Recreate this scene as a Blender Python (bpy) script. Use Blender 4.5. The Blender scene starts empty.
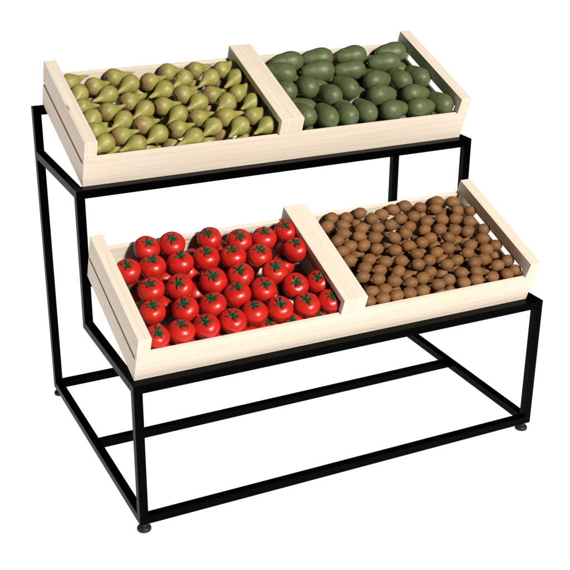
import bpy, bmesh, math, random
from mathutils import Vector, Matrix, Quaternion
random.seed(11)
scene = bpy.context.scene
COL = scene.collection
PI = math.pi

# ------------------------------------------------------------------ measured layout (metres, stand 1.2 m wide)
Z0 = 0.2021                       # underside of the stand's feet is z = 0
STAND_W, BAR = 1.2, 0.0227
Y_STEP, Y_BACK = 0.3925, 0.7855   # front faces of the middle and the rear posts
Z_LOW, Z_HIGH, Z_TOP, Z_BASE = 0.2134 + Z0, 0.5787 + Z0, 0.7040 + Z0, -0.1781 + Z0
Y_CROSS = 0.3948
TILT = 0.3718
CRATE_L, CRATE_D, CRATE_H, BOARD_H = 1.1499, 0.3793, 0.1354, 0.0864
END_T, DIV_U, DIV_T = 0.0336, 0.5408, 0.0681
UPPER = Vector((0.0250, 0.4208, 0.5787 + Z0))
LOWER = Vector((0.0115, 0.0284, 0.2134 + Z0))
CAM_LOC = Vector((-0.69164968, -2.20753242, 1.45391846 + Z0))
CAM_ROT = Matrix(((0.8986672324161931, 0.16516975174016651, -0.406344876295385),
                  (-0.43855088145488014, 0.35604981918684064, -0.8251676500155382),
                  (0.008386283835387913, 0.9197540319928528, 0.3924056458262578)))
FOCAL_PX = 1101.15

# fruit laid out in each crate's own frame: (along, back, up), size or direction, layer
TOMATOES = [
    ((0.1367,0.3328,0.1038),0.0332,1),
    ((0.2058,0.3319,0.1037),0.0341,1),
    ((0.0664,0.2671,0.0994),0.0317,1),
    ((0.1307,0.2668,0.0994),0.0327,1),
    ((0.2045,0.265,0.0992),0.0331,1),
    ((0.102,0.1925,0.0947),0.0333,1),
    ((0.1759,0.1864,0.0943),0.0341,1),
    ((0.0814,0.1231,0.0903),0.0315,1),
    ((0.1631,0.1115,0.0895),0.0323,1),
    ((0.1275,0.0458,0.0852),0.0328,1),
    ((0.0644,0.0438,0.0851),0.0308,1),
    ((0.3105,0.3315,0.1035),0.0314,1),
    ((0.2768,0.2659,0.0993),0.0334,1),
    ((0.2652,0.1847,0.0942),0.0338,1),
    ((0.2353,0.1095,0.0894),0.0331,1),
    ((0.1935,0.0465,0.0854),0.0332,1),
    ((0.3856,0.3071,0.1019),0.0324,1),
    ((0.3467,0.254,0.0986),0.0336,1),
    ((0.341,0.1879,0.0944),0.0332,1),
    ((0.3074,0.1276,0.0905),0.0336,1),
    ((0.2626,0.0472,0.0855),0.0333,1),
    ((0.4539,0.3005,0.1015),0.0324,1),
    ((0.4174,0.2443,0.0979),0.0326,1),
    ((0.3799,0.1289,0.0906),0.033,1),
    ((0.3267,0.06,0.0863),0.0322,1),
    ((0.4338,0.1796,0.0938),0.0325,1),
    ((0.5251,0.3152,0.1024),0.0304,1),
    ((0.5241,0.2445,0.098),0.0326,1),
    ((0.4671,0.1223,0.0902),0.0339,1),
    ((0.5349,0.1215,0.0902),0.0311,1),
    ((0.3947,0.0575,0.0861),0.033,1),
    ((0.4689,0.0535,0.0859),0.0334,1),
    ((0.5341,0.051,0.0857),0.0319,1),
    ((0.1686,0.2788,0.0481),0.031,0),
    ((0.2403,0.2732,0.0468),0.031,0),
    ((0.1378,0.1841,0.0419),0.031,0),
    ((0.2262,0.2007,0.0452),0.031,0),
    ((0.0694,0.2461,0.041),0.031,0),
    ((0.3603,0.044,0.041),0.031,0),
    ((0.4309,0.044,0.041),0.031,0),
    ((0.5025,0.044,0.041),0.031,0),
    ((0.3472,0.335,0.05),0.031,0),
    ((0.5,0.2528,0.041),0.031,0),
    ((0.2285,0.0724,0.041),0.031,0),
    ((0.2995,0.044,0.041),0.031,0),
    ((0.1615,0.0742,0.041),0.031,0),
    ((0.0939,0.074,0.041),0.031,0),
    ((0.4069,0.2717,0.0419),0.031,0),
    ((0.4324,0.1457,0.041),0.031,0),
    ((0.328,0.2733,0.041),0.031,0),
    ((0.367,0.1638,0.041),0.031,0),
    ((0.2969,0.1675,0.041),0.031,0),
    ((0.1989,0.1283,0.041),0.031,0),
    ((0.4614,0.3181,0.0444),0.031,0),
    ((0.0774,0.1526,0.0392),0.031,0),
    ((0.1232,0.3245,0.0429),0.031,0),
    ((0.2738,0.3283,0.0421),0.031,0),
    ((0.2092,0.3228,0.0418),0.031,0),
    ((0.4611,0.2017,0.0413),0.031,0),
    ((0.5318,0.3018,0.0445),0.031,0),
    ((0.2838,0.2243,0.0439),0.031,0),
    ((0.5086,0.1528,0.0446),0.031,0),
    ((0.3517,0.1026,0.0405),0.031,0),
]
KIWIS = [
    ((0.6807,0.3447,0.098),1),
    ((0.7231,0.3361,0.0978),1),
    ((0.7707,0.3465,0.098),1),
    ((0.7943,0.3175,0.0969),1),
    ((0.8313,0.3274,0.0974),1),
    ((0.6516,0.3159,0.0969),1),
    ((0.6993,0.3111,0.0966),1),
    ((0.7452,0.2871,0.0955),1),
    ((0.7929,0.2797,0.0952),1),
    ((0.6843,0.2799,0.0952),1),
    ((0.7244,0.2589,0.0942),1),
    ((0.7661,0.2452,0.0936),1),
    ((0.6563,0.258,0.0942),1),
    ((0.6816,0.2293,0.0928),1),
    ((0.7201,0.2242,0.0926),1),
    ((0.7511,0.2033,0.0916),1),
    ((0.6503,0.2154,0.0922),1),
    ((0.655,0.1807,0.0906),1),
    ((0.7104,0.1709,0.0901),1),
    ((0.6839,0.1443,0.0889),1),
    ((0.7514,0.1533,0.0893),1),
    ((0.7204,0.1268,0.0881),1),
    ((0.6624,0.1145,0.0875),1),
    ((0.7009,0.0984,0.0867),1),
    ((0.8742,0.3402,0.098),1),
    ((0.9174,0.3468,0.098),1),
    ((0.9607,0.3313,0.0976),1),
    ((1.0248,0.3433,0.098),1),
    ((1.0041,0.3157,0.0969),1),
    ((1.072,0.333,0.0977),1),
    ((0.8784,0.3004,0.0962),1),
    ((0.9223,0.3001,0.0961),1),
    ((0.9495,0.2734,0.0949),1),
    ((1.0004,0.2715,0.0948),1),
    ((1.0423,0.2656,0.0945),1),
    ((1.0678,0.2968,0.096),1),
    ((0.8368,0.2827,0.0953),1),
    ((0.889,0.2645,0.0945),1),
    ((0.9256,0.2431,0.0935),1),
    ((0.9728,0.2358,0.0931),1),
    ((1.0153,0.2236,0.0926),1),
    ((0.8222,0.2336,0.093),1),
    ((0.8628,0.2419,0.0934),1),
    ((0.8927,0.1976,0.0914),1),
    ((0.9254,0.2085,0.0919),1),
    ((0.9819,0.1986,0.0914),1),
    ((0.8479,0.1943,0.0912),1),
    ((0.7998,0.1875,0.0909),1),
    ((0.8551,0.1605,0.0896),1),
    ((0.9142,0.1534,0.0893),1),
    ((0.9555,0.1612,0.0897),1),
    ((0.7977,0.1462,0.089),1),
    ((0.8385,0.1231,0.0879),1),
    ((0.8786,0.1306,0.0882),1),
    ((0.9204,0.1044,0.087),1),
    ((0.9573,0.1127,0.0874),1),
    ((0.7701,0.1112,0.0873),1),
    ((0.7407,0.0805,0.0859),1),
    ((0.7844,0.0649,0.0852),1),
    ((0.6623,0.0597,0.0849),1),
    ((0.701,0.0583,0.0849),1),
    ((0.7212,0.0303,0.084),1),
    ((0.7611,0.0304,0.084),1),
    ((0.6798,0.0303,0.0839),1),
    ((0.6373,0.0303,0.084),1),
    ((1.0516,0.2106,0.092),1),
    ((1.0291,0.1571,0.0895),1),
    ((1.0041,0.1311,0.0883),1),
    ((1.0038,0.0916,0.0864),1),
    ((0.8586,0.0891,0.0863),1),
    ((0.9449,0.0663,0.0852),1),
    ((0.8249,0.0725,0.0855),1),
    ((0.895,0.0507,0.0845),1),
    ((0.9913,0.0594,0.0849),1),
    ((0.8559,0.0411,0.0841),1),
    ((0.8014,0.0303,0.084),1),
    ((0.9321,0.0303,0.084),1),
    ((0.9732,0.0303,0.0839),1),
    ((1.1058,0.2078,0.0918),1),
    ((1.0792,0.1722,0.0902),1),
    ((1.1051,0.1402,0.0887),1),
    ((1.0662,0.1315,0.0883),1),
    ((1.0385,0.0978,0.0867),1),
    ((1.064,0.0667,0.0852),1),
    ((1.1059,0.0768,0.0857),1),
    ((1.0733,0.0303,0.084),1),
    ((1.1067,0.0393,0.084),1),
    ((1.0255,0.0303,0.084),1),
    ((1.1063,0.2868,0.0955),1),
    ((1.0794,0.2466,0.0936),1),
    ((0.763,0.3432,0.0645),0),
    ((0.7058,0.2819,0.0641),0),
    ((0.7037,0.2249,0.0621),0),
    ((0.6689,0.2645,0.0626),0),
    ((0.9475,0.2079,0.0616),0),
    ((0.9416,0.1536,0.059),0),
    ((0.9733,0.3336,0.0655),0),
    ((1.0508,0.3252,0.0655),0),
    ((1.0039,0.3187,0.0625),0),
    ((0.8385,0.2826,0.0609),0),
    ((0.8119,0.2387,0.0605),0),
    ((0.9188,0.2534,0.0613),0),
    ((0.8402,0.1943,0.0576),0),
    ((0.9045,0.0426,0.0524),0),
    ((0.8707,0.0361,0.0533),0),
    ((0.8373,0.1287,0.0539),0),
    ((0.9084,0.099,0.0551),0),
    ((1.011,0.1737,0.0605),0),
    ((0.8291,0.0716,0.0514),0),
    ((1.0223,0.2096,0.0617),0),
    ((1.1067,0.1292,0.0561),0),
    ((1.0566,0.2114,0.0579),0),
    ((1.0564,0.1434,0.0574),0),
    ((1.0481,0.0756,0.0559),0),
    ((1.0058,0.0977,0.0527),0),
    ((0.751,0.0785,0.0531),0),
    ((0.8087,0.1108,0.0591),0),
    ((0.7456,0.1789,0.0606),0),
    ((0.7062,0.1409,0.0594),0),
    ((0.8957,0.2955,0.0426),0),
    ((0.7932,0.1608,0.0456),0),
    ((0.6641,0.172,0.0433),0),
    ((0.7723,0.2036,0.0446),0),
    ((0.9863,0.1554,0.0475),0),
    ((0.6512,0.3457,0.0479),0),
    ((0.968,0.091,0.0466),0),
    ((0.6447,0.2796,0.0444),0),
    ((0.9778,0.2468,0.0468),0),
    ((1.072,0.0478,0.0454),0),
    ((0.747,0.3221,0.0421),0),
    ((1.034,0.2478,0.0468),0),
    ((0.8686,0.3357,0.0441),0),
    ((0.9935,0.0626,0.0475),0),
    ((1.0411,0.2981,0.0444),0),
    ((0.764,0.1156,0.0468),0),
    ((0.8692,0.1588,0.0473),0),
    ((0.8773,0.1155,0.042),0),
    ((0.9338,0.3246,0.0425),0),
    ((0.8686,0.0742,0.0441),0),
    ((0.6604,0.2273,0.0421),0),
    ((0.686,0.2017,0.0426),0),
    ((0.6946,0.1115,0.048),0),
    ((0.8154,0.2983,0.0437),0),
    ((0.8695,0.2582,0.0452),0),
    ((1.0995,0.1958,0.0441),0),
    ((1.0748,0.2459,0.0452),0),
    ((0.7816,0.254,0.043),0),
    ((0.9361,0.1193,0.0431),0),
    ((0.8967,0.2183,0.0456),0),
    ((0.9942,0.2096,0.0439),0),
    ((0.9664,0.1807,0.0424),0),
    ((1.01,0.2871,0.0453),0),
    ((0.726,0.1007,0.0438),0),
    ((0.8103,0.0375,0.0447),0),
    ((1.0118,0.0339,0.0475),0),
    ((0.7394,0.047,0.0477),0),
    ((0.845,0.2341,0.0469),0),
    ((0.6584,0.3108,0.0461),0),
    ((0.922,0.1811,0.0468),0),
    ((0.9309,0.0592,0.0422),0),
    ((1.0185,0.1415,0.0469),0),
    ((0.7536,0.2357,0.0461),0),
    ((0.7762,0.0394,0.0478),0),
    ((0.7118,0.1775,0.0454),0),
    ((1.0877,0.279,0.0442),0),
    ((1.0993,0.0784,0.0472),0),
    ((1.0924,0.3471,0.0428),0),
    ((0.791,0.0856,0.0449),0),
    ((0.8221,0.3437,0.0453),0),
    ((0.7788,0.3079,0.0428),0),
    ((0.875,0.194,0.0459),0),
    ((1.0797,0.1057,0.0443),0),
    ((0.7392,0.1401,0.0436),0),
    ((0.8065,0.2078,0.0459),0),
    ((0.8286,0.1668,0.0422),0),
    ((0.9696,0.125,0.0458),0),
    ((0.6654,0.0904,0.0445),0),
    ((0.6911,0.341,0.0457),0),
    ((0.9055,0.3431,0.0435),0),
    ((0.7482,0.2811,0.0438),0),
    ((0.9037,0.1511,0.0471),0),
    ((1.0367,0.1131,0.0428),0),
    ((0.6686,0.0383,0.0427),0),
    ((0.9509,0.0315,0.0452),0),
    ((1.082,0.3114,0.0476),0),
    ((0.7291,0.212,0.0446),0),
    ((1.0326,0.3469,0.0453),0),
    ((0.9671,0.3008,0.0421),0),
    ((1.03,0.0744,0.0281),0),
    ((0.8178,0.2534,0.0319),0),
    ((0.7008,0.2286,0.0284),0),
    ((0.9859,0.334,0.0325),0),
    ((0.9298,0.2244,0.0281),0),
    ((0.8482,0.2964,0.0314),0),
    ((0.8982,0.0726,0.0274),0),
    ((0.8102,0.1364,0.0296),0),
    ((0.6627,0.1372,0.0286),0),
    ((0.7274,0.3444,0.0287),0),
    ((1.0183,0.3172,0.0293),0),
    ((0.9986,0.1191,0.0281),0),
    ((0.9516,0.1534,0.0275),0),
    ((1.1042,0.249,0.0302),0),
    ((1.0067,0.2493,0.0286),0),
    ((0.9626,0.2118,0.03),0),
    ((0.8954,0.1763,0.0252),0),
    ((0.649,0.1994,0.0253),0),
    ((0.9194,0.261,0.0276),0),
    ((0.6958,0.1546,0.0283),0),
    ((0.7653,0.1506,0.0259),0),
]
PEARS = [
    ((0.1857,0.3398,0.09),(0.971,0.236,0.035),1),
    ((0.1183,0.3056,0.0895),(0.97,0.239,0.038),1),
    ((0.1896,0.2215,0.0884),(0.949,0.312,0.033),1),
    ((0.1201,0.1872,0.088),(0.968,0.248,0.038),1),
    ((0.1215,0.0801,0.0865),(0.959,0.281,0.042),1),
    ((0.1928,0.1138,0.087),(0.946,0.322,0.033),1),
    ((0.2748,0.1866,0.088),(0.965,0.261,0.036),1),
    ((0.275,0.3026,0.0895),(0.975,0.219,0.035),1),
    ((0.3427,0.3398,0.09),(0.988,0.153,0.036),1),
    ((0.4244,0.3379,0.09),(0.978,0.207,0.036),1),
    ((0.3476,0.2282,0.0885),(0.952,0.306,0.033),1),
    ((0.4269,0.2156,0.0883),(0.93,0.366,0.033),1),
    ((0.3501,0.1183,0.087),(0.94,0.34,0.033),1),
    ((0.2784,0.0805,0.0865),(0.965,0.259,0.038),1),
    ((0.5022,0.327,0.0898),(0.873,0.361,0.329),1),
    ((0.5026,0.2074,0.0882),(0.863,0.385,0.328),1),
    ((0.4254,0.1086,0.0869),(0.95,0.312,0.034),1),
    ((0.5043,0.099,0.0868),(0.846,0.42,0.329),1),
    ((0.0598,0.3333,0.0899),(0.928,0.371,0.039),1),
    ((0.0598,0.2174,0.0884),(0.981,0.186,0.045),1),
    ((0.0598,0.1099,0.0869),(0.996,0.071,0.049),1),
    ((0.2228,0.3033,0.0895),(-0.807,-0.58,-0.11),2),
    ((0.1484,0.2629,0.089),(-0.84,-0.529,-0.117),2),
    ((0.1512,0.1455,0.0874),(-0.849,-0.517,-0.109),2),
    ((0.0722,0.2813,0.0892),(-0.486,-0.858,-0.168),2),
    ((0.0725,0.1666,0.0877),(-0.487,-0.854,-0.182),2),
    ((0.2227,0.1811,0.0879),(-0.854,-0.506,-0.122),2),
    ((0.2221,0.0704,0.0864),(-0.832,-0.543,-0.113),2),
    ((0.1535,0.0392,0.0859),(-0.947,-0.301,-0.109),2),
    ((0.0739,0.0585,0.0862),(-0.763,-0.63,-0.144),2),
    ((0.307,0.2612,0.0889),(-0.859,-0.498,-0.12),2),
    ((0.3804,0.3038,0.0895),(-0.806,-0.581,-0.116),2),
    ((0.458,0.2965,0.0894),(-0.85,-0.514,-0.116),2),
    ((0.381,0.188,0.088),(-0.821,-0.558,-0.122),2),
    ((0.305,0.1442,0.0874),(-0.827,-0.551,-0.113),2),
    ((0.3788,0.0748,0.0865),(-0.785,-0.608,-0.118),2),
    ((0.3105,0.0392,0.086),(-0.943,-0.312,-0.115),2),
    ((0.459,0.1744,0.0878),(-0.853,-0.509,-0.112),2),
    ((0.5313,0.2837,0.0892),(-0.803,-0.584,-0.114),2),
    ((0.5322,0.1644,0.0877),(-0.813,-0.57,-0.119),2),
    ((0.4538,0.0647,0.0863),(-0.865,-0.485,-0.125),2),
    ((0.5292,0.0532,0.0862),(-0.85,-0.507,-0.145),2),
    ((0.2197,0.2822,0.0425),(-0.919,-0.363,-0.154),0),
    ((0.1122,0.0737,0.0363),(-0.972,-0.172,-0.159),0),
    ((0.1927,0.0775,0.0394),(0.986,0.094,-0.134),0),
    ((0.2639,0.0696,0.0383),(0.849,0.516,-0.114),0),
    ((0.3651,0.0723,0.0368),(-0.92,-0.367,-0.137),0),
    ((0.4142,0.0843,0.0355),(0.616,0.782,-0.096),0),
    ((0.4683,0.0529,0.0382),(-0.988,-0.055,-0.143),0),
    ((0.5091,0.0888,0.0365),(0.234,0.964,-0.128),0),
    ((0.4231,0.3299,0.0391),(0.878,0.461,-0.127),0),
    ((0.4248,0.2195,0.0371),(0.822,0.551,-0.145),0),
    ((0.4321,0.1452,0.0498),(0.736,0.665,-0.128),0),
    ((0.5041,0.3256,0.0384),(0.834,0.527,-0.166),0),
    ((0.5073,0.2101,0.037),(0.767,0.623,-0.156),0),
    ((0.1176,0.3109,0.0384),(0.967,0.199,-0.158),0),
    ((0.112,0.182,0.0374),(0.882,0.427,-0.199),0),
    ((0.3009,0.1744,0.0418),(-0.94,-0.309,-0.146),0),
    ((0.2558,0.3181,0.0441),(0.743,-0.641,-0.193),0),
    ((0.3194,0.2709,0.0399),(-0.983,-0.102,-0.15),0),
    ((0.3465,0.1518,0.0415),(0.746,-0.637,-0.197),0),
    ((0.0722,0.2475,0.0435),(0.967,0.252,-0.031),0),
    ((0.4698,0.2719,0.0421),(0.99,0.144,0.0),0),
    ((0.3041,0.2232,0.0476),(0.993,-0.101,-0.059),0),
    ((0.3115,0.3328,0.0424),(0.781,-0.62,0.078),0),
    ((0.2117,0.1544,0.0431),(0.426,0.902,0.067),0),
    ((0.4775,0.1264,0.046),(0.823,0.566,-0.052),0),
    ((0.399,0.2733,0.0436),(-0.826,-0.555,-0.096),0),
    ((0.2033,0.2149,0.042),(-0.96,-0.269,-0.078),0),
    ((0.1595,0.1185,0.0431),(0.13,0.991,0.037),0),
    ((0.2527,0.2143,0.043),(0.274,0.957,-0.096),0),
    ((0.0616,0.3138,0.044),(-0.122,-0.987,-0.109),0),
    ((0.2685,0.1247,0.042),(-0.996,0.07,-0.06),0),
    ((0.1406,0.2358,0.0422),(-0.937,-0.349,0.015),0),
    ((0.3988,0.1775,0.0356),(-0.827,0.559,0.068),0),
]
AVOCADOS = [
    ((0.7293,0.3289,0.0939),(-0.992,0.105,-0.066),1),
    ((0.8322,0.3345,0.094),(-0.983,0.167,-0.078),1),
    ((0.8036,0.2702,0.0935),(-0.991,0.118,-0.067),1),
    ((0.6807,0.2726,0.0936),(-0.853,0.513,-0.089),1),
    ((0.9052,0.2613,0.0935),(-0.99,0.121,-0.076),1),
    ((0.9456,0.3333,0.094),(-0.993,0.089,-0.077),1),
    ((1.086,0.3306,0.0939),(-0.992,0.108,-0.058),1),
    ((1.0339,0.2804,0.0936),(-0.981,0.183,-0.066),1),
    ((0.7192,0.1934,0.0937),(0.074,0.961,-0.267),1),
    ((0.7715,0.1436,0.0921),(-0.101,0.959,-0.266),1),
    ((0.6483,0.1887,0.093),(-0.029,0.963,-0.268),1),
    ((0.8393,0.1677,0.0929),(-0.333,0.941,-0.065),1),
    ((0.9332,0.1936,0.093),(0.977,0.201,-0.078),1),
    ((0.9094,0.1235,0.0926),(0.997,0.032,-0.072),1),
    ((0.6512,0.063,0.0922),(-0.244,0.968,-0.063),1),
    ((0.7112,0.0445,0.092),(-0.046,0.997,-0.069),1),
    ((0.7741,0.0445,0.092),(-0.09,0.994,-0.066),1),
    ((0.838,0.0483,0.0921),(-0.12,0.991,-0.064),1),
    ((0.9117,0.0472,0.092),(0.983,0.17,-0.074),1),
    ((1.0255,0.1787,0.0929),(-0.219,0.974,-0.066),1),
    ((1.0925,0.1838,0.093),(-0.315,0.946,-0.07),1),
    ((1.0173,0.1105,0.0925),(0.996,-0.059,-0.073),1),
    ((0.9991,0.0445,0.092),(0.995,0.075,-0.069),1),
    ((1.0925,0.0445,0.092),(-0.325,0.943,-0.077),1),
    ((1.093,0.3005,0.041),(-0.638,0.77,0.0),0),
    ((0.7356,0.2938,0.0428),(0.914,-0.405,0.0),0),
    ((0.8331,0.2616,0.041),(0.923,0.384,0.0),0),
    ((0.7111,0.1645,0.041),(-0.819,0.574,0.0),0),
    ((0.8921,0.1909,0.045),(-0.878,-0.479,0.0),0),
    ((0.8128,0.1858,0.041),(0.367,-0.93,-0.0),0),
    ((0.8086,0.0789,0.0431),(1.0,0.018,0.0),0),
    ((0.6888,0.0862,0.0416),(-0.853,0.522,0.0),0),
    ((0.9576,0.0618,0.041),(1.0,0.015,-0.0),0),
    ((1.0132,0.1473,0.041),(-0.982,-0.188,0.0),0),
    ((1.074,0.1588,0.041),(0.684,0.67,0.287),0),
    ((0.9637,0.2523,0.0528),(0.325,0.94,-0.105),0),
    ((1.0115,0.3266,0.0564),(-0.974,0.184,-0.13),0),
    ((1.0455,0.2364,0.0554),(0.373,0.919,-0.125),0),
    ((0.7769,0.2284,0.0558),(-0.923,0.385,0.025),0),
    ((1.0509,0.0763,0.0407),(0.054,0.995,-0.083),0),
    ((0.9168,0.3001,0.0423),(-0.234,-0.964,-0.125),0),
    ((0.752,0.0679,0.0401),(0.297,0.943,-0.147),0),
    ((0.8875,0.0984,0.0421),(0.954,-0.278,-0.11),0),
    ((0.6756,0.2422,0.0408),(0.365,0.923,-0.122),0),
    ((0.792,0.3274,0.0395),(0.999,0.026,0.026),0),
]

# ------------------------------------------------------------------ helpers
def link(name, bm, mat, parent=None, smooth=False):
    me = bpy.data.meshes.new(name)
    bmesh.ops.recalc_face_normals(bm, faces=bm.faces)
    bm.to_mesh(me); bm.free()
    if mat: me.materials.append(mat)
    if smooth:
        for p in me.polygons: p.use_smooth = True
    o = bpy.data.objects.new(name, me)
    COL.objects.link(o)
    if parent: o.parent = parent
    return o

def empty(name, loc, rot=(0, 0, 0)):
    o = bpy.data.objects.new(name, None)
    o.empty_display_size = 0.05
    COL.objects.link(o)
    o.location = loc; o.rotation_euler = rot
    return o

def tag(o, label, cat, group=None):
    o['label'] = label; o['category'] = cat
    if group: o['group'] = group
    return o

def add_box(bm, x0, x1, y0, y1, z0, z1, bevel=0.0012, rnd=None):
    """a bevelled board with a UV map that runs along its longest side, in metres"""
    r = rnd or random
    b = bmesh.new()
    vs = [b.verts.new((x, y, z)) for x in (x0, x1) for y in (y0, y1) for z in (z0, z1)]
    for f in ((0, 1, 3, 2), (4, 6, 7, 5), (0, 4, 5, 1), (2, 3, 7, 6), (0, 2, 6, 4), (1, 5, 7, 3)):
        b.faces.new([vs[i] for i in f])
    if bevel:
        bmesh.ops.bevel(b, geom=b.edges[:], offset=bevel, segments=2, affect='EDGES', profile=0.6)
    uv = b.loops.layers.uv.new('UVMap')
    d = (x1 - x0, y1 - y0, z1 - z0)
    la = d.index(max(d)); oa = [a for a in range(3) if a != la]
    off = (r.uniform(0, 30), r.uniform(0, 30))
    for f in b.faces:
        n = f.normal; k = max(range(3), key=lambda a: abs(n[a]))
        for l in f.loops:
            c = l.vert.co
            if k == la: l[uv].uv = (c[oa[0]] * 0.25 + off[0], c[oa[1]] + off[1])
            else:
                other = oa[0] if k == oa[1] else oa[1]
                l[uv].uv = (c[la] + off[0], c[other] + off[1] + (0.37 if k == oa[0] else 0.0))
    me = bpy.data.meshes.new('tmp'); b.to_mesh(me); b.free()
    bm.from_mesh(me); bpy.data.meshes.remove(me)

def profile_board(name, x0, x1, poly, mat, parent, bevel=0.0012):
    """a board cut to a profile in the (back, up) plane, grain running back"""
    bm = bmesh.new()
    a = [bm.verts.new((x0, y, z)) for y, z in poly]; b = [bm.verts.new((x1, y, z)) for y, z in poly]
    bm.faces.new(a); bm.faces.new(b[::-1])
    for i in range(len(poly)):
        j = (i + 1) % len(poly); bm.faces.new((a[i], b[i], b[j], a[j]))
    bmesh.ops.recalc_face_normals(bm, faces=bm.faces)
    bmesh.ops.bevel(bm, geom=bm.edges[:], offset=bevel, segments=2, affect='EDGES', profile=0.6)
    uv = bm.loops.layers.uv.new('UVMap'); o1, o2 = random.uniform(0, 30), random.uniform(0, 30)
    for f in bm.faces:
        f.normal_update(); k = max(range(3), key=lambda q: abs(f.normal[q]))
        for l in f.loops:
            c = l.vert.co
            l[uv].uv = (c.y + o1, c.z + o2) if k == 0 else (c.y + o1, c.x + o2 + 0.37) if k == 2 else (c.z * 0.6 + o1, c.x + o2 + 0.37)
    return link(name, bm, mat, parent)

def board(name, dims, mat, parent, bevel=0.0012):
    bm = bmesh.new(); add_box(bm, *dims, bevel=bevel)
    return link(name, bm, mat, parent)

def add_lathe(bm, prof, seg=32, wob=None):
    """closed surface of revolution round z; wob(angle, t) scales the radius"""
    rings = []; n = len(prof)
    for i, (r, z) in enumerate(prof):
        if i in (0, n - 1): rings.append([bm.verts.new((0, 0, z))]); continue
        ring = []
        for k in range(seg):
            a = 2 * PI * k / seg
            s, dz = wob(a, i / (n - 1)) if wob else (1.0, 0.0)
            ring.append(bm.verts.new((r * s * math.cos(a), r * s * math.sin(a), z + dz)))
        rings.append(ring)
    for a, b in zip(rings, rings[1:]):
        for k in range(seg):
            k2 = (k + 1) % seg
            if len(a) == 1: bm.faces.new((a[0], b[k], b[k2]))
            elif len(b) == 1: bm.faces.new((a[k], b[0], a[k2]))
            else: bm.faces.new((a[k], b[k], b[k2], a[k2]))

def add_tube(bm, pts, rads, seg=8):
    rings = []
    for i, p in enumerate(pts):
        t = (pts[min(i + 1, len(pts) - 1)] - pts[max(i - 1, 0)]).normalized()
        u = t.orthogonal().normalized(); w = t.cross(u)
        rings.append([bm.verts.new(p + (u * math.cos(2 * PI * k / seg) + w * math.sin(2 * PI * k / seg)) * rads[i]) for k in range(seg)])
    for a, b in zip(rings, rings[1:]):
        for k in range(seg):
            bm.faces.new((a[k], a[(k + 1) % seg], b[(k + 1) % seg], b[k]))
    bm.faces.new(rings[0]); bm.faces.new(rings[-1])

def spline(pts, n):
    """Catmull-Rom through profile points"""
    P = [pts[0]] + list(pts) + [pts[-1]]; out = []
    for i in range(len(pts) - 1):
        p0, p1, p2, p3 = P[i:i + 4]
        for k in range(n):
            t = k / n
            out.append(tuple(0.5 * ((2 * b) + (c - a) * t + (2 * a - 5 * b + 4 * c - d) * t * t + (3 * b - a - 3 * c + d) * t ** 3)
                             for a, b, c, d in zip(p0, p1, p2, p3)))
    out.append(tuple(pts[-1]))
    return [(max(r, 0.0), z) for r, z in out]

# ------------------------------------------------------------------ materials
class Nodes:
    def __init__(self, name):
        self.m = bpy.data.materials.new(name); self.m.use_nodes = True
        self.t = self.m.node_tree; self.t.nodes.clear()
        self.out = self.add('ShaderNodeOutputMaterial')
        self.b = self.add('ShaderNodeBsdfPrincipled')
        self.t.links.new(self.b.outputs[0], self.out.inputs[0])
    def add(self, typ, **kw):
        n = self.t.nodes.new(typ)
        for k, v in kw.items():
            if k.startswith('i_'): n.inputs[k[2:].replace('_', ' ')].default_value = v
            else: setattr(n, k, v)
        return n
    def link(self, a, b): self.t.links.new(a, b)
    def ramp(self, fac, stops, mode='LINEAR'):
        r = self.add('ShaderNodeValToRGB'); r.color_ramp.interpolation = mode
        e = r.color_ramp.elements
        while len(e) < len(stops): e.new(0.5)
        for k, (p, c) in zip(e, stops):
            k.position = p; k.color = (*c, 1) if len(c) == 3 else c
        self.link(fac, r.inputs[0]); return r.outputs[0]
    def mix(self, fac, a, b, blend='MIX'):
        m = self.add('ShaderNodeMix', data_type='RGBA', blend_type=blend)
        for s, v in ((0, fac), (6, a), (7, b)):
            if hasattr(v, 'is_linked') or isinstance(v, bpy.types.NodeSocket): self.link(v, m.inputs[s])
            elif s == 0: m.inputs[0].default_value = v
            else: m.inputs[s].default_value = (*v, 1)
        return m.outputs[2]
    def bump(self, h, strength, dist):
        b = self.add('ShaderNodeBump'); b.inputs['Strength'].default_value = strength; b.inputs['Distance'].default_value = dist
        self.link(h, b.inputs['Height']); self.link(b.outputs[0], self.b.inputs['Normal'])
    def noise(self, vec, scale, detail=3, rough=0.5, dist=0.0):
        n = self.add('ShaderNodeTexNoise'); n.inputs['Scale'].default_value = scale; n.inputs['Detail'].default_value = detail
        n.inputs['Roughness'].default_value = rough; n.inputs['Distortion'].default_value = dist
        self.link(vec, n.inputs['Vector']); return n.outputs['Fac']
    def mapping(self, vec, sc=(1, 1, 1), loc=(0, 0, 0)):
        m = self.add('ShaderNodeMapping'); m.inputs['Scale'].default_value = sc; m.inputs['Location'].default_value = loc
        self.link(vec, m.inputs['Vector']); return m.outputs[0]

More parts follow.
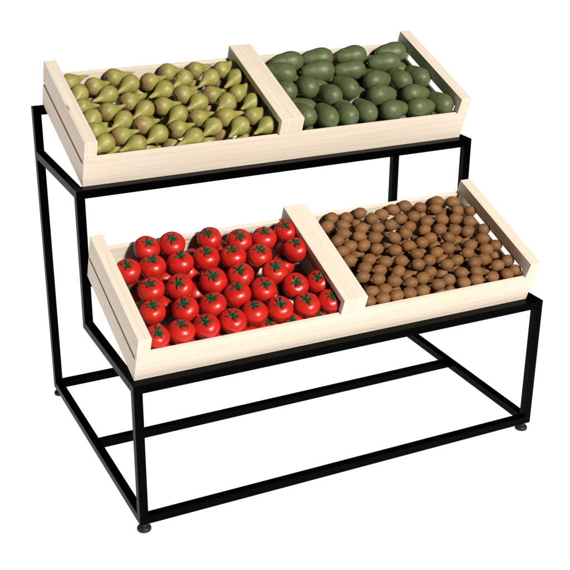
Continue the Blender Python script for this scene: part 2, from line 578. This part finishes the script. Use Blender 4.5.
def wood_mat():
    n = Nodes('pale_pine')
    uv = n.add('ShaderNodeUVMap').outputs[0]
    broad = n.noise(n.mapping(uv, (1.6, 26, 1)), 1.0, 4, 0.55, 0.6)
    fine = n.noise(n.mapping(uv, (5, 340, 1)), 1.0, 3, 0.6, 0.2)
    base = n.ramp(broad, [(0.30, WOOD_DARK), (0.52, WOOD_MID), (0.75, WOOD_LIGHT)])
    grain = n.ramp(fine, [(0.32, (0.945, 0.92, 0.88)), (0.55, (1, 1, 1))])
    col = n.mix(1.0, base, grain, 'MULTIPLY')
    # growth-ring lines
    wv = n.add('ShaderNodeTexWave', wave_type='BANDS', bands_direction='Y')
    wv.inputs['Scale'].default_value = 11; wv.inputs['Distortion'].default_value = 5; wv.inputs['Detail'].default_value = 2; wv.inputs['Detail Scale'].default_value = 0.7
    n.link(n.mapping(uv, (0.35, 1.6, 1)), wv.inputs['Vector'])
    rings = n.ramp(wv.outputs['Fac'], [(0.0, (0.95, 0.92, 0.87)), (0.22, (1, 1, 1))])
    col = n.mix(0.8, col, rings, 'MULTIPLY')
    # small knots and resin streaks, sparse, drawn out along the grain
    vo = n.add('ShaderNodeTexVoronoi'); vo.inputs['Scale'].default_value = 1.0
    n.link(n.mapping(uv, (9, 34, 1)), vo.inputs['Vector'])
    rnd = n.add('ShaderNodeSeparateColor'); n.link(vo.outputs['Color'], rnd.inputs[0])
    pick = n.add('ShaderNodeMath', operation='LESS_THAN'); pick.inputs[1].default_value = 0.24; n.link(rnd.outputs[0], pick.inputs[0])
    spot = n.ramp(vo.outputs['Distance'], [(0.07, (1, 1, 1)), (0.17, (0, 0, 0))])
    mk = n.add('ShaderNodeMath', operation='MULTIPLY'); n.link(pick.outputs[0], mk.inputs[0]); n.link(spot, mk.inputs[1])
    mk2 = n.add('ShaderNodeMath', operation='MULTIPLY'); mk2.inputs[1].default_value = 0.9; n.link(mk.outputs[0], mk2.inputs[0])
    col = n.mix(mk2.outputs[0], col, (0.42, 0.20, 0.07))
    n.link(col, n.b.inputs['Base Color'])
    n.b.inputs['Roughness'].default_value = 0.55; n.b.inputs['Specular IOR Level'].default_value = 0.25
    n.bump(fine, 0.12, 0.001)
    return n.m

def metal_mat():
    n = Nodes('black_powder_coat')
    oc = n.add('ShaderNodeTexCoord').outputs['Object']
    f = n.noise(oc, 900, 2)
    n.b.inputs['Base Color'].default_value = (0.0006, 0.0005, 0.0005, 1)
    n.b.inputs['Specular IOR Level'].default_value = 0.028
    n.link(n.ramp(f, [(0.3, (0.26,) * 3), (0.7, (0.36,) * 3)]), n.b.inputs['Roughness'])
    n.bump(f, 0.04, 0.0004)
    return n.m

def rubber_mat():
    n = Nodes('dark_foot_plastic')
    n.b.inputs['Base Color'].default_value = (0.012, 0.010, 0.009, 1)
    n.b.inputs['Roughness'].default_value = 0.5; n.b.inputs['Specular IOR Level'].default_value = 0.3
    return n.m

def tomato_mat():
    n = Nodes('tomato_skin')
    tc = n.add('ShaderNodeTexCoord').outputs['Object']; oi = n.add('ShaderNodeObjectInfo')
    f = n.noise(tc, 30, 3)
    a = n.ramp(f, [(0.3, TOM_A), (0.7, TOM_B)])
    col = n.mix(oi.outputs['Random'], a, n.mix(0.35, a, TOM_C))
    n.link(col, n.b.inputs['Base Color'])
    n.b.inputs['Roughness'].default_value = 0.34; n.b.inputs['Specular IOR Level'].default_value = 0.5
    n.b.inputs['Subsurface Weight'].default_value = 0.0
    n.bump(n.noise(tc, 60, 3), 0.05, 0.002)
    return n.m

def leaf_mat():
    n = Nodes('calyx_green')
    tc = n.add('ShaderNodeTexCoord').outputs['Object']
    n.link(n.ramp(n.noise(tc, 160, 3), [(0.3, (0.007, 0.042, 0.014)), (0.7, (0.017, 0.088, 0.026))]), n.b.inputs['Base Color'])
    n.b.inputs['Roughness'].default_value = 0.5; n.b.inputs['Specular IOR Level'].default_value = 0.3
    return n.m

def kiwi_mat():
    n = Nodes('kiwi_skin')
    tc = n.add('ShaderNodeTexCoord').outputs['Object']; oi = n.add('ShaderNodeObjectInfo')
    f = n.noise(n.mapping(tc, (1, 1, 0.35)), 420, 3, 0.6)
    a = n.ramp(f, [(0.25, KIWI_A), (0.75, KIWI_B)])
    big = n.noise(tc, 45, 2)
    a = n.mix(n.ramp(big, [(0.35, (0,) * 3), (0.75, (0.45,) * 3)]), a, KIWI_C)
    v = n.add('ShaderNodeHueSaturation'); n.link(a, v.inputs['Color'])
    mr = n.add('ShaderNodeMapRange'); mr.inputs[3].default_value = 0.88; mr.inputs[4].default_value = 1.12
    n.link(oi.outputs['Random'], mr.inputs[0]); n.link(mr.outputs[0], v.inputs['Value'])
    n.link(v.outputs[0], n.b.inputs['Base Color'])
    n.b.inputs['Roughness'].default_value = 0.56; n.b.inputs['Specular IOR Level'].default_value = 0.26
    n.bump(f, 0.2, 0.0004)
    return n.m

def pear_mat():
    n = Nodes('pear_skin')
    tc = n.add('ShaderNodeTexCoord').outputs['Object']; oi = n.add('ShaderNodeObjectInfo')
    sx = n.add('ShaderNodeSeparateXYZ'); n.link(tc, sx.inputs[0])
    f = n.noise(tc, 55, 4, 0.6)
    green = n.ramp(f, [(0.3, PEAR_A), (0.7, PEAR_B)])
    # russet round the blossom end, ragged edge, heavier on some fruit
    ad = n.add('ShaderNodeMath', operation='MULTIPLY_ADD'); ad.inputs[1].default_value = 0.036; n.link(n.noise(tc, 60, 5, 0.65), ad.inputs[0]); n.link(sx.outputs[2], ad.inputs[2])
    ad2 = n.add('ShaderNodeMath', operation='MULTIPLY_ADD'); ad2.inputs[1].default_value = 0.008; n.link(oi.outputs['Random'], ad2.inputs[0]); n.link(ad.outputs[0], ad2.inputs[2])
    mr = n.add('ShaderNodeMapRange'); mr.inputs[1].default_value = 0.017; mr.inputs[2].default_value = -0.002; n.link(ad2.outputs[0], mr.inputs[0])
    mr.inputs[3].default_value = 0.0; mr.inputs[4].default_value = 0.85
    col = n.mix(mr.outputs[0], green, PEAR_RUSSET)
    # lenticel dots
    vo = n.add('ShaderNodeTexVoronoi'); vo.inputs['Scale'].default_value = 260; n.link(tc, vo.inputs['Vector'])
    col = n.mix(n.ramp(vo.outputs['Distance'], [(0.14, (0.65,) * 3), (0.26, (0,) * 3)]), col, (0.10, 0.075, 0.02))
    n.link(col, n.b.inputs['Base Color'])
    n.b.inputs['Roughness'].default_value = 0.46; n.b.inputs['Specular IOR Level'].default_value = 0.42
    n.bump(n.noise(tc, 90, 3), 0.16, 0.002)
    return n.m

def stem_mat():
    n = Nodes('woody_stem')
    tc = n.add('ShaderNodeTexCoord').outputs['Object']
    n.link(n.ramp(n.noise(tc, 200, 3), [(0.3, (0.10, 0.06, 0.02)), (0.7, (0.19, 0.13, 0.04))]), n.b.inputs['Base Color'])
    n.b.inputs['Roughness'].default_value = 0.7
    return n.m

def avocado_mat():
    n = Nodes('avocado_skin')
    tc = n.add('ShaderNodeTexCoord').outputs['Object']
    f = n.noise(tc, 70, 4, 0.6)
    n.link(n.ramp(f, [(0.3, AVO_A), (0.7, AVO_B)]), n.b.inputs['Base Color'])
    vo = n.add('ShaderNodeTexVoronoi', feature='SMOOTH_F1'); vo.inputs['Scale'].default_value = 380; n.link(tc, vo.inputs['Vector'])
    n.b.inputs['Roughness'].default_value = 0.47; n.b.inputs['Specular IOR Level'].default_value = 0.45
    n.bump(vo.outputs['Distance'], 0.20, 0.0012)
    return n.m

def glow_ground_mat():  # plain emission stands in for a shadowless white ground, no real light table
    n = Nodes('glowing_white_ground')
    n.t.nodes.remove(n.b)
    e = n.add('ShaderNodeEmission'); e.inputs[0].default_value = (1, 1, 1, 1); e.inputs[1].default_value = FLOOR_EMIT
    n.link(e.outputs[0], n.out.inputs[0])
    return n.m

WOOD_DARK, WOOD_MID, WOOD_LIGHT = (0.815, 0.695, 0.57), (0.84, 0.735, 0.62), (0.86, 0.765, 0.655)
TOM_A, TOM_B, TOM_C = (0.48, 0.010, 0.007), (0.59, 0.016, 0.010), (0.58, 0.030, 0.010)
KIWI_A, KIWI_B, KIWI_C = (0.180, 0.080, 0.028), (0.285, 0.133, 0.049), (0.205, 0.090, 0.032)
PEAR_A, PEAR_B, PEAR_RUSSET = (0.275, 0.250, 0.052), (0.375, 0.350, 0.098), (0.255, 0.130, 0.062)
AVO_A, AVO_B = (0.080, 0.100, 0.036), (0.118, 0.147, 0.056)
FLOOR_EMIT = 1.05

WOOD, METAL, RUBBER = wood_mat(), metal_mat(), rubber_mat()
TOMATO, LEAF, KIWI, PEAR, STEM, AVOCADO = tomato_mat(), leaf_mat(), kiwi_mat(), pear_mat(), stem_mat(), avocado_mat()

# ------------------------------------------------------------------ added white ground, glows so that no shadow shows on it
bm = bmesh.new()
bm.faces.new([bm.verts.new(p) for p in ((-25, -0.95, 0), (30, -0.95, 0), (30, 45, 0), (-25, 45, 0))])
fl = link('floor', bm, glow_ground_mat())
fl['kind'] = 'structure'
fl['label'] = 'added glowing pure white ground under the stand'

# ------------------------------------------------------------------ the stand
stand = tag(empty('display_stand', (0, 0, 0)), 'black square-tube metal two-tier stand carrying the two wooden crates', 'display stand')
S, W_ = BAR, STAND_W
DEEP = 0.034
def bar(name, x0, x1, y0, y1, z0, z1):
    return board(name, (x0, x1, y0, y1, z0, z1), METAL, stand, bevel=0.0012)
def foot(post, x, y):
    bm = bmesh.new()
    add_lathe(bm, spline([(0, 0), (0.0155, 0.0), (0.0183, 0.004), (0.0172, 0.009), (0.012, 0.0135), (0.0085, 0.016), (0.0085, Z_BASE - 0.0005), (0, Z_BASE - 0.0005)], 3), 28)
    o = link('foot', bm, RUBBER, post, smooth=True); o.location = (x, y, 0)
    return o
FOOT_IN = 0.0145
for sx in (0, 1):
    x0 = 0 if sx == 0 else W_ - S
    fx = FOOT_IN if sx == 0 else W_ - 0.019
    p = bar('post', x0, x0 + S, 0, S, Z_BASE, Z_LOW - S - 0.0002); foot(p, fx, 0.015)
    bar('post', x0, x0 + S, Y_STEP, Y_STEP + S, Z_LOW - S, Z_HIGH - S - 0.0002)
    p = bar('post', x0, x0 + S, Y_BACK, Y_BACK + S, Z_BASE, Z_TOP); foot(p, fx, Y_BACK + 0.010)
    bar('side_rail', x0, x0 + S, S + 0.0002, Y_BACK - 0.0002, Z_BASE, Z_BASE + S)                # base
    bar('side_rail', x0, x0 + S, DEEP + 0.0002, Y_STEP - 0.0002, Z_LOW - S, Z_LOW)                # lower tier
    bar('side_rail', x0, x0 + S, Y_STEP + DEEP + 0.0002, Y_BACK - 0.0002, Z_HIGH - S, Z_HIGH)      # upper tier
bar('front_rail', S + 0.0002, W_ - S - 0.0002, 0, S, Z_BASE, Z_BASE + S)
bar('cross_rail', S + 0.0002, W_ - S - 0.0002, Y_CROSS, Y_CROSS + S, Z_BASE, Z_BASE + S)
bar('back_rail', S + 0.0002, W_ - S - 0.0002, Y_BACK, Y_BACK + S, Z_BASE, Z_BASE + S)
bar('front_rail', 0, W_, 0, DEEP, Z_LOW - S, Z_LOW)
bar('front_rail', 0, W_, Y_STEP, Y_STEP + DEEP, Z_HIGH - S, Z_HIGH)
bar('back_rail', S + 0.0002, W_ - S - 0.0002, Y_BACK, Y_BACK + S, Z_TOP - S, Z_TOP)
zr = LOWER.z + (Y_STEP - 0.022 - LOWER.y) * math.tan(TILT) - 0.0008
bar('back_rail', 0.014, W_ - 0.014, Y_STEP - 0.022, Y_STEP - 0.0003, zr - S, zr)

zr = UPPER.z + (Y_BACK - 0.028 - UPPER.y) * math.tan(TILT) - 0.0008
bar('crate_ledge', 0.034, W_ - 0.034, Y_BACK - 0.028, Y_BACK - 0.0003, zr - S, zr)

# ------------------------------------------------------------------ crates
def crate(loc, label):
    c = tag(empty('wooden_crate', loc, (TILT, 0, 0)), label, 'crate', 'tilted pine crates on the stand')
    L, D, H, HB, T, TB = CRATE_L, CRATE_D, CRATE_H, BOARD_H, END_T, 0.012
    g = 0.0003
    board('front_board', (0, L, 0, TB, 0, HB), WOOD, c)
    board('back_board', (T + g, L - T - g, D - TB, D, 0.004, 0.094), WOOD, c)
    # floor boards with gaps
    ys = [(0.0195, 0.106), (0.110, 0.1935), (0.1975, 0.281), (0.285, 0.3665)]
    for a, b in ys:
        board('floor_board', (T + g, L - T - g, a, b, 0.002, 0.0095), WOOD, c)
    # left end: deep top plank, narrow slit, lower plank
    e = empty('end_panel', (0, 0, 0)); e.parent = c
    y0 = TB + g
    f0, fz = 0.0012, HB + 0.0004
    profile_board('plank', 0, T, [(y0, 0.0715), (D, 0.0715), (D, H), (f0, H), (f0, fz), (y0, fz)], WOOD, e)
    board('plank', (0, 0.012, y0, D, 0, 0.0625), WOOD, e)
    board('corner_post', (0.0123, T, y0, y0 + 0.020, 0, 0.0712), WOOD, e)
    board('corner_post', (0.0123, T, D - 0.034, D, 0, 0.0712), WOOD, e)
    # right end: top plank over an open slot, thin lower plank
    e = empty('end_panel', (0, 0, 0)); e.parent = c
    profile_board('plank', L - T, L, [(0.024, 0.0985), (D, 0.0985), (D, H), (f0, H), (f0, fz), (0.024, fz)], WOOD, e)
    board('plank', (L - T + 0.006, L - T + 0.014, 0.0243, D, 0, 0.069), WOOD, e)
    board('corner_post', (L - T, L, y0, 0.0240, 0, HB), WOOD, e)
    board('corner_post', (L - T, L, D - 0.036, D, 0.0693, 0.0982), WOOD, e)
    board('corner_post', (L - T + 0.0145, L, D - 0.036, D, 0, 0.0690), WOOD, e)
    # divider: wide cap on two thin partition boards
    e = empty('divider', (0, 0, 0)); e.parent = c
    u0, u1 = DIV_U, DIV_U + DIV_T
    profile_board('cap', u0, u1, [(0.016, 0.118), (D, 0.118), (D, H), (f0, H), (f0, fz), (0.016, fz)], WOOD, e)
    board('rear_block', (u0, u1, D - 0.046, D - TB - g, 0.0100, 0.1177), WOOD, e)
    board('rear_block', (u0, u1, D - TB, D, 0.0945, 0.1177), WOOD, e)
    for a in (u0 + 0.0255, u1 - 0.0335):
        board('partition_board', (a, a + 0.008, 0.0165, D - 0.0463, 0.010, 0.060), WOOD, e)
        board('partition_board', (a, a + 0.008, 0.0165, D - 0.0463, 0.072, 0.1177), WOOD, e)
    return c
up = crate(UPPER, 'pale pine divided crate on the upper tier holding pears and avocados')
lo = crate(LOWER, 'pale pine divided crate on the lower tier holding tomatoes and kiwis')

bpy.context.view_layer.update()
RX = Matrix.Rotation(TILT, 4, 'X')
def world(loc, p): return loc + RX.to_3x3() @ Vector(p)

def orient(d, roll):
    """rotation taking local z to world direction d, then a spin about it"""
    q = Vector((0, 0, 1)).rotation_difference(Vector(d).normalized())
    return (q.to_matrix() @ Matrix.Rotation(roll, 3, 'Z')).to_4x4()

def dup(root):
    r = root.copy(); COL.objects.link(r)
    for ch in list(root.children):
        k = ch.copy(); COL.objects.link(k); k.parent = r
        for gch in list(ch.children):
            g2 = gch.copy(); COL.objects.link(g2); g2.parent = k
    return r

ORD = ['first', 'second', 'third', 'fourth', 'fifth', 'sixth', 'seventh', 'eighth', 'ninth', 'tenth', 'eleventh', 'twelfth', 'thirteenth', 'fourteenth']
def rows_of(items, k):
    """split points into k rows by depth (1-D k-means); returns row and place in row for each"""
    v = [p[1] for p in items]; lo_, hi_ = min(v), max(v)
    cs = [lo_ + (hi_ - lo_) * i / (k - 1) for i in range(k)]
    for _ in range(40):
        g = [[] for _ in cs]
        for x in v: g[min(range(k), key=lambda i: abs(x - cs[i]))].append(x)
        cs = [sum(a) / len(a) if a else c for a, c in zip(g, cs)]
    row = [min(range(k), key=lambda i: abs(x - cs[i])) for x in v]
    res = []
    for i, p in enumerate(items):
        same = sorted((q[0] for j, q in enumerate(items) if row[j] == row[i]))
        res.append((row[i], same.index(p[0]), len(same)))
    return res
def place_words(r, k, i, n, k_front='in the front row', k_back='in the back row'):
    where = k_front if r == 0 else k_back if r == k - 1 else 'in %s row from front' % ORD[r]
    who = 'leftmost' if i == 0 else 'rightmost' if i == n - 1 else ORD[i] + ' from the left'
    return who, where

# ------------------------------------------------------------------ tomatoes
def make_tomato(seed):
    r = random.Random(seed)
    bm = bmesh.new()
    prof = spline([(0, -0.0292), (0.0095, -0.0288), (0.0208, -0.0230), (0.0297, -0.0105), (0.0334, 0.0035), (0.0312, 0.0155), (0.0228, 0.0245), (0.0125, 0.0275), (0.0055, 0.0255), (0, 0.0235)], 4)
    ph = [r.uniform(0, 6.28) for _ in range(3)]; nl = r.choice((5, 6))
    def wob(a, t):
        s = 1 + 0.012 * math.sin(2 * a + ph[0]) + 0.010 * math.sin(3 * a + ph[1])
        top = max(0, (t - 0.62) / 0.38)
        s += 0.012 * math.sin(nl * a + ph[2]) * math.sin(PI * min(1, t * 1.2)) + 0.036 * top * math.sin(nl * a + ph[2])
        return s, 0.0009 * top * math.cos(nl * a + ph[2])
    add_lathe(bm, prof, 40, wob)
    o = link('tomato', bm, TOMATO, smooth=True)
    # calyx: five or six pointed sepals that follow the shoulder and lift at the tip
    bm = bmesh.new(); ns = r.choice((5, 5, 6))
    for k in range(ns):
        a = 2 * PI * k / ns + r.uniform(-0.18, 0.18); ln = r.uniform(0.0145, 0.0190); wd = r.uniform(0.0033, 0.0042)
        lift = r.uniform(0.0005, 0.004); bend = r.uniform(-0.18, 0.18)
        rows = []; N = 7
        for i in range(N + 1):
            t = i / N; rr = 0.0015 + ln * t
            zz = 0.0262 + 0.0022 * math.sin(min(1, rr / 0.0125) * PI / 2) - (max(0, rr - 0.0105) ** 2) * 20 + 0.0012 + lift * t * t
            w = wd * (1 - t) ** 0.75 * (0.55 + 0.9 * math.sin(min(1, t * 2.2) * PI / 2)) + 0.00015
            aa = a + bend * t * t
            d = Vector((math.cos(aa), math.sin(aa), 0)); s = Vector((-d.y, d.x, 0))
            c = d * rr + Vector((0, 0, zz))
            rows.append([c + s * w - Vector((0, 0, 0.0006)), c + Vector((0, 0, 0.0005)), c - s * w - Vector((0, 0, 0.0006))])
        vt = [[bm.verts.new(p) for p in q] for q in rows]
        vb = [[bm.verts.new(p - Vector((0, 0, 0.0007))) for p in q] for q in rows]
        for i in range(N):
            for j in (0, 1):
                bm.faces.new((vt[i][j], vt[i][j + 1], vt[i + 1][j + 1], vt[i + 1][j]))
                bm.faces.new((vb[i][j], vb[i + 1][j], vb[i + 1][j + 1], vb[i][j + 1]))
            for j in (0, 2):
                bm.faces.new((vt[i][j], vt[i + 1][j], vb[i + 1][j], vb[i][j]))
    cal = link('calyx', bm, LEAF, o, smooth=True)
    bm = bmesh.new()
    add_tube(bm, [Vector((0, 0, 0.0245)), Vector((0.0004, 0, 0.029)), Vector((0.0012, 0.0006, 0.0325))], [0.0022, 0.0016, 0.0019], 10)
    link('stem', bm, LEAF, cal, smooth=True)
    return o

UP_T = [t for t in TOMATOES if t[2]]
TR = rows_of([t[0] for t in UP_T], 6)
protos = [make_tomato(s) for s in range(6)]; used = set()
n_up = 0
for i, (c, r, layer) in enumerate(TOMATOES):
    k = random.randrange(6)
    o = protos[k] if k not in used else dup(protos[k])
    used.add(k)
    az = math.radians(-24 + random.gauss(0, 12)); el = math.radians(64 + random.gauss(0, 6))
    if layer == 0: az = random.uniform(0, 6.28); el = math.radians(random.uniform(15, 80))
    d = (math.sin(az) * math.cos(el), -math.cos(az) * math.cos(el), math.sin(el))
    s = r / 0.0332 * 1.03 * random.uniform(0.98, 1.02)
    o.matrix_world = Matrix.Translation(world(LOWER, c)) @ orient(d, random.uniform(0, 6.28)) @ Matrix.Scale(s, 4)
    if layer:
        who, where = place_words(TR[n_up][0], 6, TR[n_up][1], TR[n_up][2]); n_up += 1
        lab = 'glossy red tomato, %s %s of tomatoes' % (who, where)
    else:
        lab = 'red tomato of the bottom layer, glimpsed in gaps under the top tomatoes'
    tag(o, lab, 'tomato', 'tomatoes in the lower crate')

# ------------------------------------------------------------------ kiwis
def make_kiwi(seed):
    r = random.Random(seed); bm = bmesh.new()
    a, b = 0.0164, 0.0203
    prof = [(0, -b)] + [(a * math.sin(PI * i / 18) ** 0.92, -b * math.cos(PI * i / 18)) for i in range(1, 18)] + [(0, b)]
    ph = r.uniform(0, 6.28), r.uniform(0, 6.28)
    add_lathe(bm, prof, 28, lambda an, t: (1 + 0.025 * math.sin(2 * an + ph[0]) + 0.012 * math.sin(3 * an + ph[1] + 4 * t), 0))
    o = link('kiwi', bm, KIWI, smooth=True)
    bm = bmesh.new()
    add_lathe(bm, spline([(0, b - 0.002), (0.0052, b - 0.0008), (0.0036, b + 0.0010), (0.0022, b + 0.0035), (0, b + 0.0045)], 3), 12)
    link('stalk_nub', bm, KIWI, o, smooth=True)
    return o
UP_K = [t for t in KIWIS if t[1]]
KR = rows_of([t[0] for t in UP_K], 9)
protos = [make_kiwi(s) for s in range(5)]; used = set(); n_up = 0
for c, layer in KIWIS:
    k = random.randrange(5)
    o = protos[k] if k not in used else dup(protos[k])
    used.add(k)
    an = random.gauss(-0.10, 0.20) + (PI if random.random() < 0.35 else 0)
    dl = Vector((math.cos(an), math.sin(an), random.gauss(0, 0.16)))
    if layer == 0: dl = Vector((random.uniform(-1, 1), random.uniform(-1, 1), random.uniform(-.5, .6)))
    o.matrix_world = Matrix.Translation(world(LOWER, c)) @ orient(RX.to_3x3() @ dl, random.uniform(0, 6.28)) @ Matrix.Scale(random.uniform(0.96, 1.04), 4)
    if layer:
        r_, i_, n_ = KR[n_up]; n_up += 1
        if r_ in (0, 8):
            who, where = place_words(r_, 9, i_, n_)
            lab = 'brown kiwi, %s %s of kiwis' % (who, where)
        elif i_ in (0, n_ - 1):
            lab = 'brown kiwi %s, %s row from the front' % ('beside the divider' if i_ == 0 else 'nearest the right end panel', ORD[r_])
        else: lab = 'brown kiwi on top of the pile, away from the crate walls'
    else: lab = 'brown kiwi of the lower layer, half hidden under the top kiwis'
    tag(o, lab, 'kiwi', 'kiwis in the lower crate')

# ------------------------------------------------------------------ pears
def make_pear(seed):
    r = random.Random(seed); bm = bmesh.new()
    kx = r.uniform(-0.003, 0.005)
    prof = spline([(0, -0.0235), (0.004, -0.0245), (0.012, -0.0245), (0.0215, -0.0165), (0.0265, -0.003), (0.0248, 0.009), (0.0180, 0.0220), (0.0106, 0.0335), (0.0070, 0.0450), (0.0048, 0.0550), (0.0026, 0.0592), (0, 0.0602)], 4)
    ph = r.uniform(0, 6.28)
    add_lathe(bm, prof, 32, lambda an, t: (1 + 0.022 * math.sin(2 * an + ph) + 0.018 * math.sin(3 * an + 2 * ph), 0))
    for v in bm.verts:
        t = max(0, v.co.z) / 0.06; v.co.x += kx * t * t * 1.6
    o = link('pear', bm, PEAR, smooth=True)
    bm = bmesh.new(); x = kx * 1.6; q = r.uniform(0.001, 0.006)
    add_tube(bm, [Vector((x * 0.94, 0, 0.0580)), Vector((x * 1.05, 0.0004, 0.063)), Vector((x * 1.2 + q * 0.4, 0.001, 0.068)), Vector((x * 1.3 + q, 0.002, 0.0735))], [0.0017, 0.0011, 0.0009, 0.0012], 8)
    link('stem', bm, STEM, o, smooth=True)
    return o
UA = [t for t in PEARS if t[2] == 1]; UB = [t for t in PEARS if t[2] == 2]
RA, RB = rows_of([t[0] for t in UA], 6), rows_of([t[0] for t in UB], 6)
protos = [make_pear(s) for s in range(5)]; used = set(); na = nb = 0
for c, d, kind in PEARS:
    k = random.randrange(5)
    o = protos[k] if k not in used else dup(protos[k])
    used.add(k)
    dl = Vector(d)
    if kind == 1: dl.z -= 0.02
    dl += Vector((random.gauss(0, 0.05), random.gauss(0, 0.05), random.gauss(0, 0.04)))
    o.matrix_world = Matrix.Translation(world(UPPER, c)) @ orient(RX.to_3x3() @ dl, random.uniform(0, 6.28)) @ Matrix.Scale(random.uniform(0.92, 0.98), 4)
    if kind == 1:
        who, where = place_words(RA[na][0], 6, RA[na][1], RA[na][2]); na += 1
        lab = 'green pear with neck pointing right, %s %s' % (who, where)
    elif kind == 2:
        who, where = place_words(RB[nb][0], 6, RB[nb][1], RB[nb][2]); nb += 1
        lab = 'green pear with neck pointing forward, %s %s' % (who, where)
    else: lab = 'green pear of the bottom layer, glimpsed between the top pears'
    tag(o, lab, 'pear', 'pears in the upper crate')

# ------------------------------------------------------------------ avocados
def make_avocado(seed):
    r = random.Random(seed); bm = bmesh.new()
    prof = spline([(0, -0.0305), (0.010, -0.0290), (0.0215, -0.0220), (0.0292, -0.0090), (0.0312, 0.003), (0.0300, 0.0150), (0.0262, 0.0290), (0.0228, 0.0420), (0.0172, 0.0535), (0.0100, 0.0605), (0, 0.0625)], 4)
    ph = r.uniform(0, 6.28)
    add_lathe(bm, prof, 36, lambda an, t: (1 + 0.02 * math.sin(2 * an + ph) + 0.008 * math.sin(5 * an + ph + 5 * t), 0))
    o = link('avocado', bm, AVOCADO, smooth=True)
    bm = bmesh.new()
    add_lathe(bm, spline([(0, 0.0610), (0.0034, 0.0616), (0.0030, 0.0638), (0.0016, 0.0648), (0, 0.0650)], 2), 12)
    link('stem_button', bm, STEM, o, smooth=True)
    return o
UV = [t for t in AVOCADOS if t[2]]
VR = rows_of([t[0] for t in UV], 5)
protos = [make_avocado(s) for s in range(4)]; used = set(); n_up = 0
for c, d, layer in AVOCADOS:
    k = random.randrange(4)
    o = protos[k] if k not in used else dup(protos[k])
    used.add(k)
    o.matrix_world = Matrix.Translation(world(UPPER, c)) @ orient(RX.to_3x3() @ Vector(d), random.uniform(0, 6.28)) @ Matrix.Scale(random.uniform(0.98, 1.03), 4) @ Matrix.Scale(1.0 + 0.10 * max(0.0, -d[0] - 0.6) / 0.4, 4, Vector((0, 0, 1)))
    if layer:
        who, where = place_words(VR[n_up][0], 5, VR[n_up][1], VR[n_up][2]); n_up += 1
        lab = 'dark green avocado, %s %s of avocados' % (who, where)
    else: lab = 'dark green avocado of the bottom layer, glimpsed between the top ones'
    tag(o, lab, 'avocado', 'avocados in the upper crate')

# ------------------------------------------------------------------ light
w = bpy.data.worlds.new('World'); scene.world = w; w.use_nodes = True
bg = w.node_tree.nodes['Background']
bg.inputs[0].default_value = (0.80, 0.90, 1.0, 1); bg.inputs[1].default_value = 0.03
def lamp(name, az, el, dist, size, power, col, target=Vector((0.6, 0.35, 0.6))):
    l = bpy.data.lights.new(name, 'AREA'); l.shape = 'DISK'; l.size = size; l.energy = power; l.color = col
    o = bpy.data.objects.new(name, l); COL.objects.link(o)
    a, e = math.radians(az), math.radians(el)
    d = Vector((math.sin(a) * math.cos(e), -math.cos(a) * math.cos(e), math.sin(e)))
    o.location = target + d * dist
    o.rotation_euler = d.to_track_quat('Z', 'Y').to_euler()
    return o
lamp('key_lamp', 9, 30, 14.0, 1.9, 2930, (1.0, 0.965, 0.92))
lamp('added_side_fill', -88, -9, 2.4, 0.5, 17, (1.0, 0.94, 0.87), Vector((0.0, 0.4, 0.62)))  # added fill with no source of its own, brightens the outer left faces

# ------------------------------------------------------------------ camera
cam = bpy.data.cameras.new('camera'); co = bpy.data.objects.new('camera', cam); COL.objects.link(co)
cam.sensor_width = 36; cam.lens = 36 * FOCAL_PX / 570; cam.clip_end = 200; cam.clip_start = 0.05
m = CAM_ROT.to_4x4(); m.translation = CAM_LOC
co.matrix_world = m
scene.camera = co
vs = scene.view_settings
vs.view_transform = 'Standard'; vs.look = 'None'; vs.exposure = 0; vs.gamma = 1
scene.render.engine = 'CYCLES'
scene.cycles.diffuse_bounces = 1
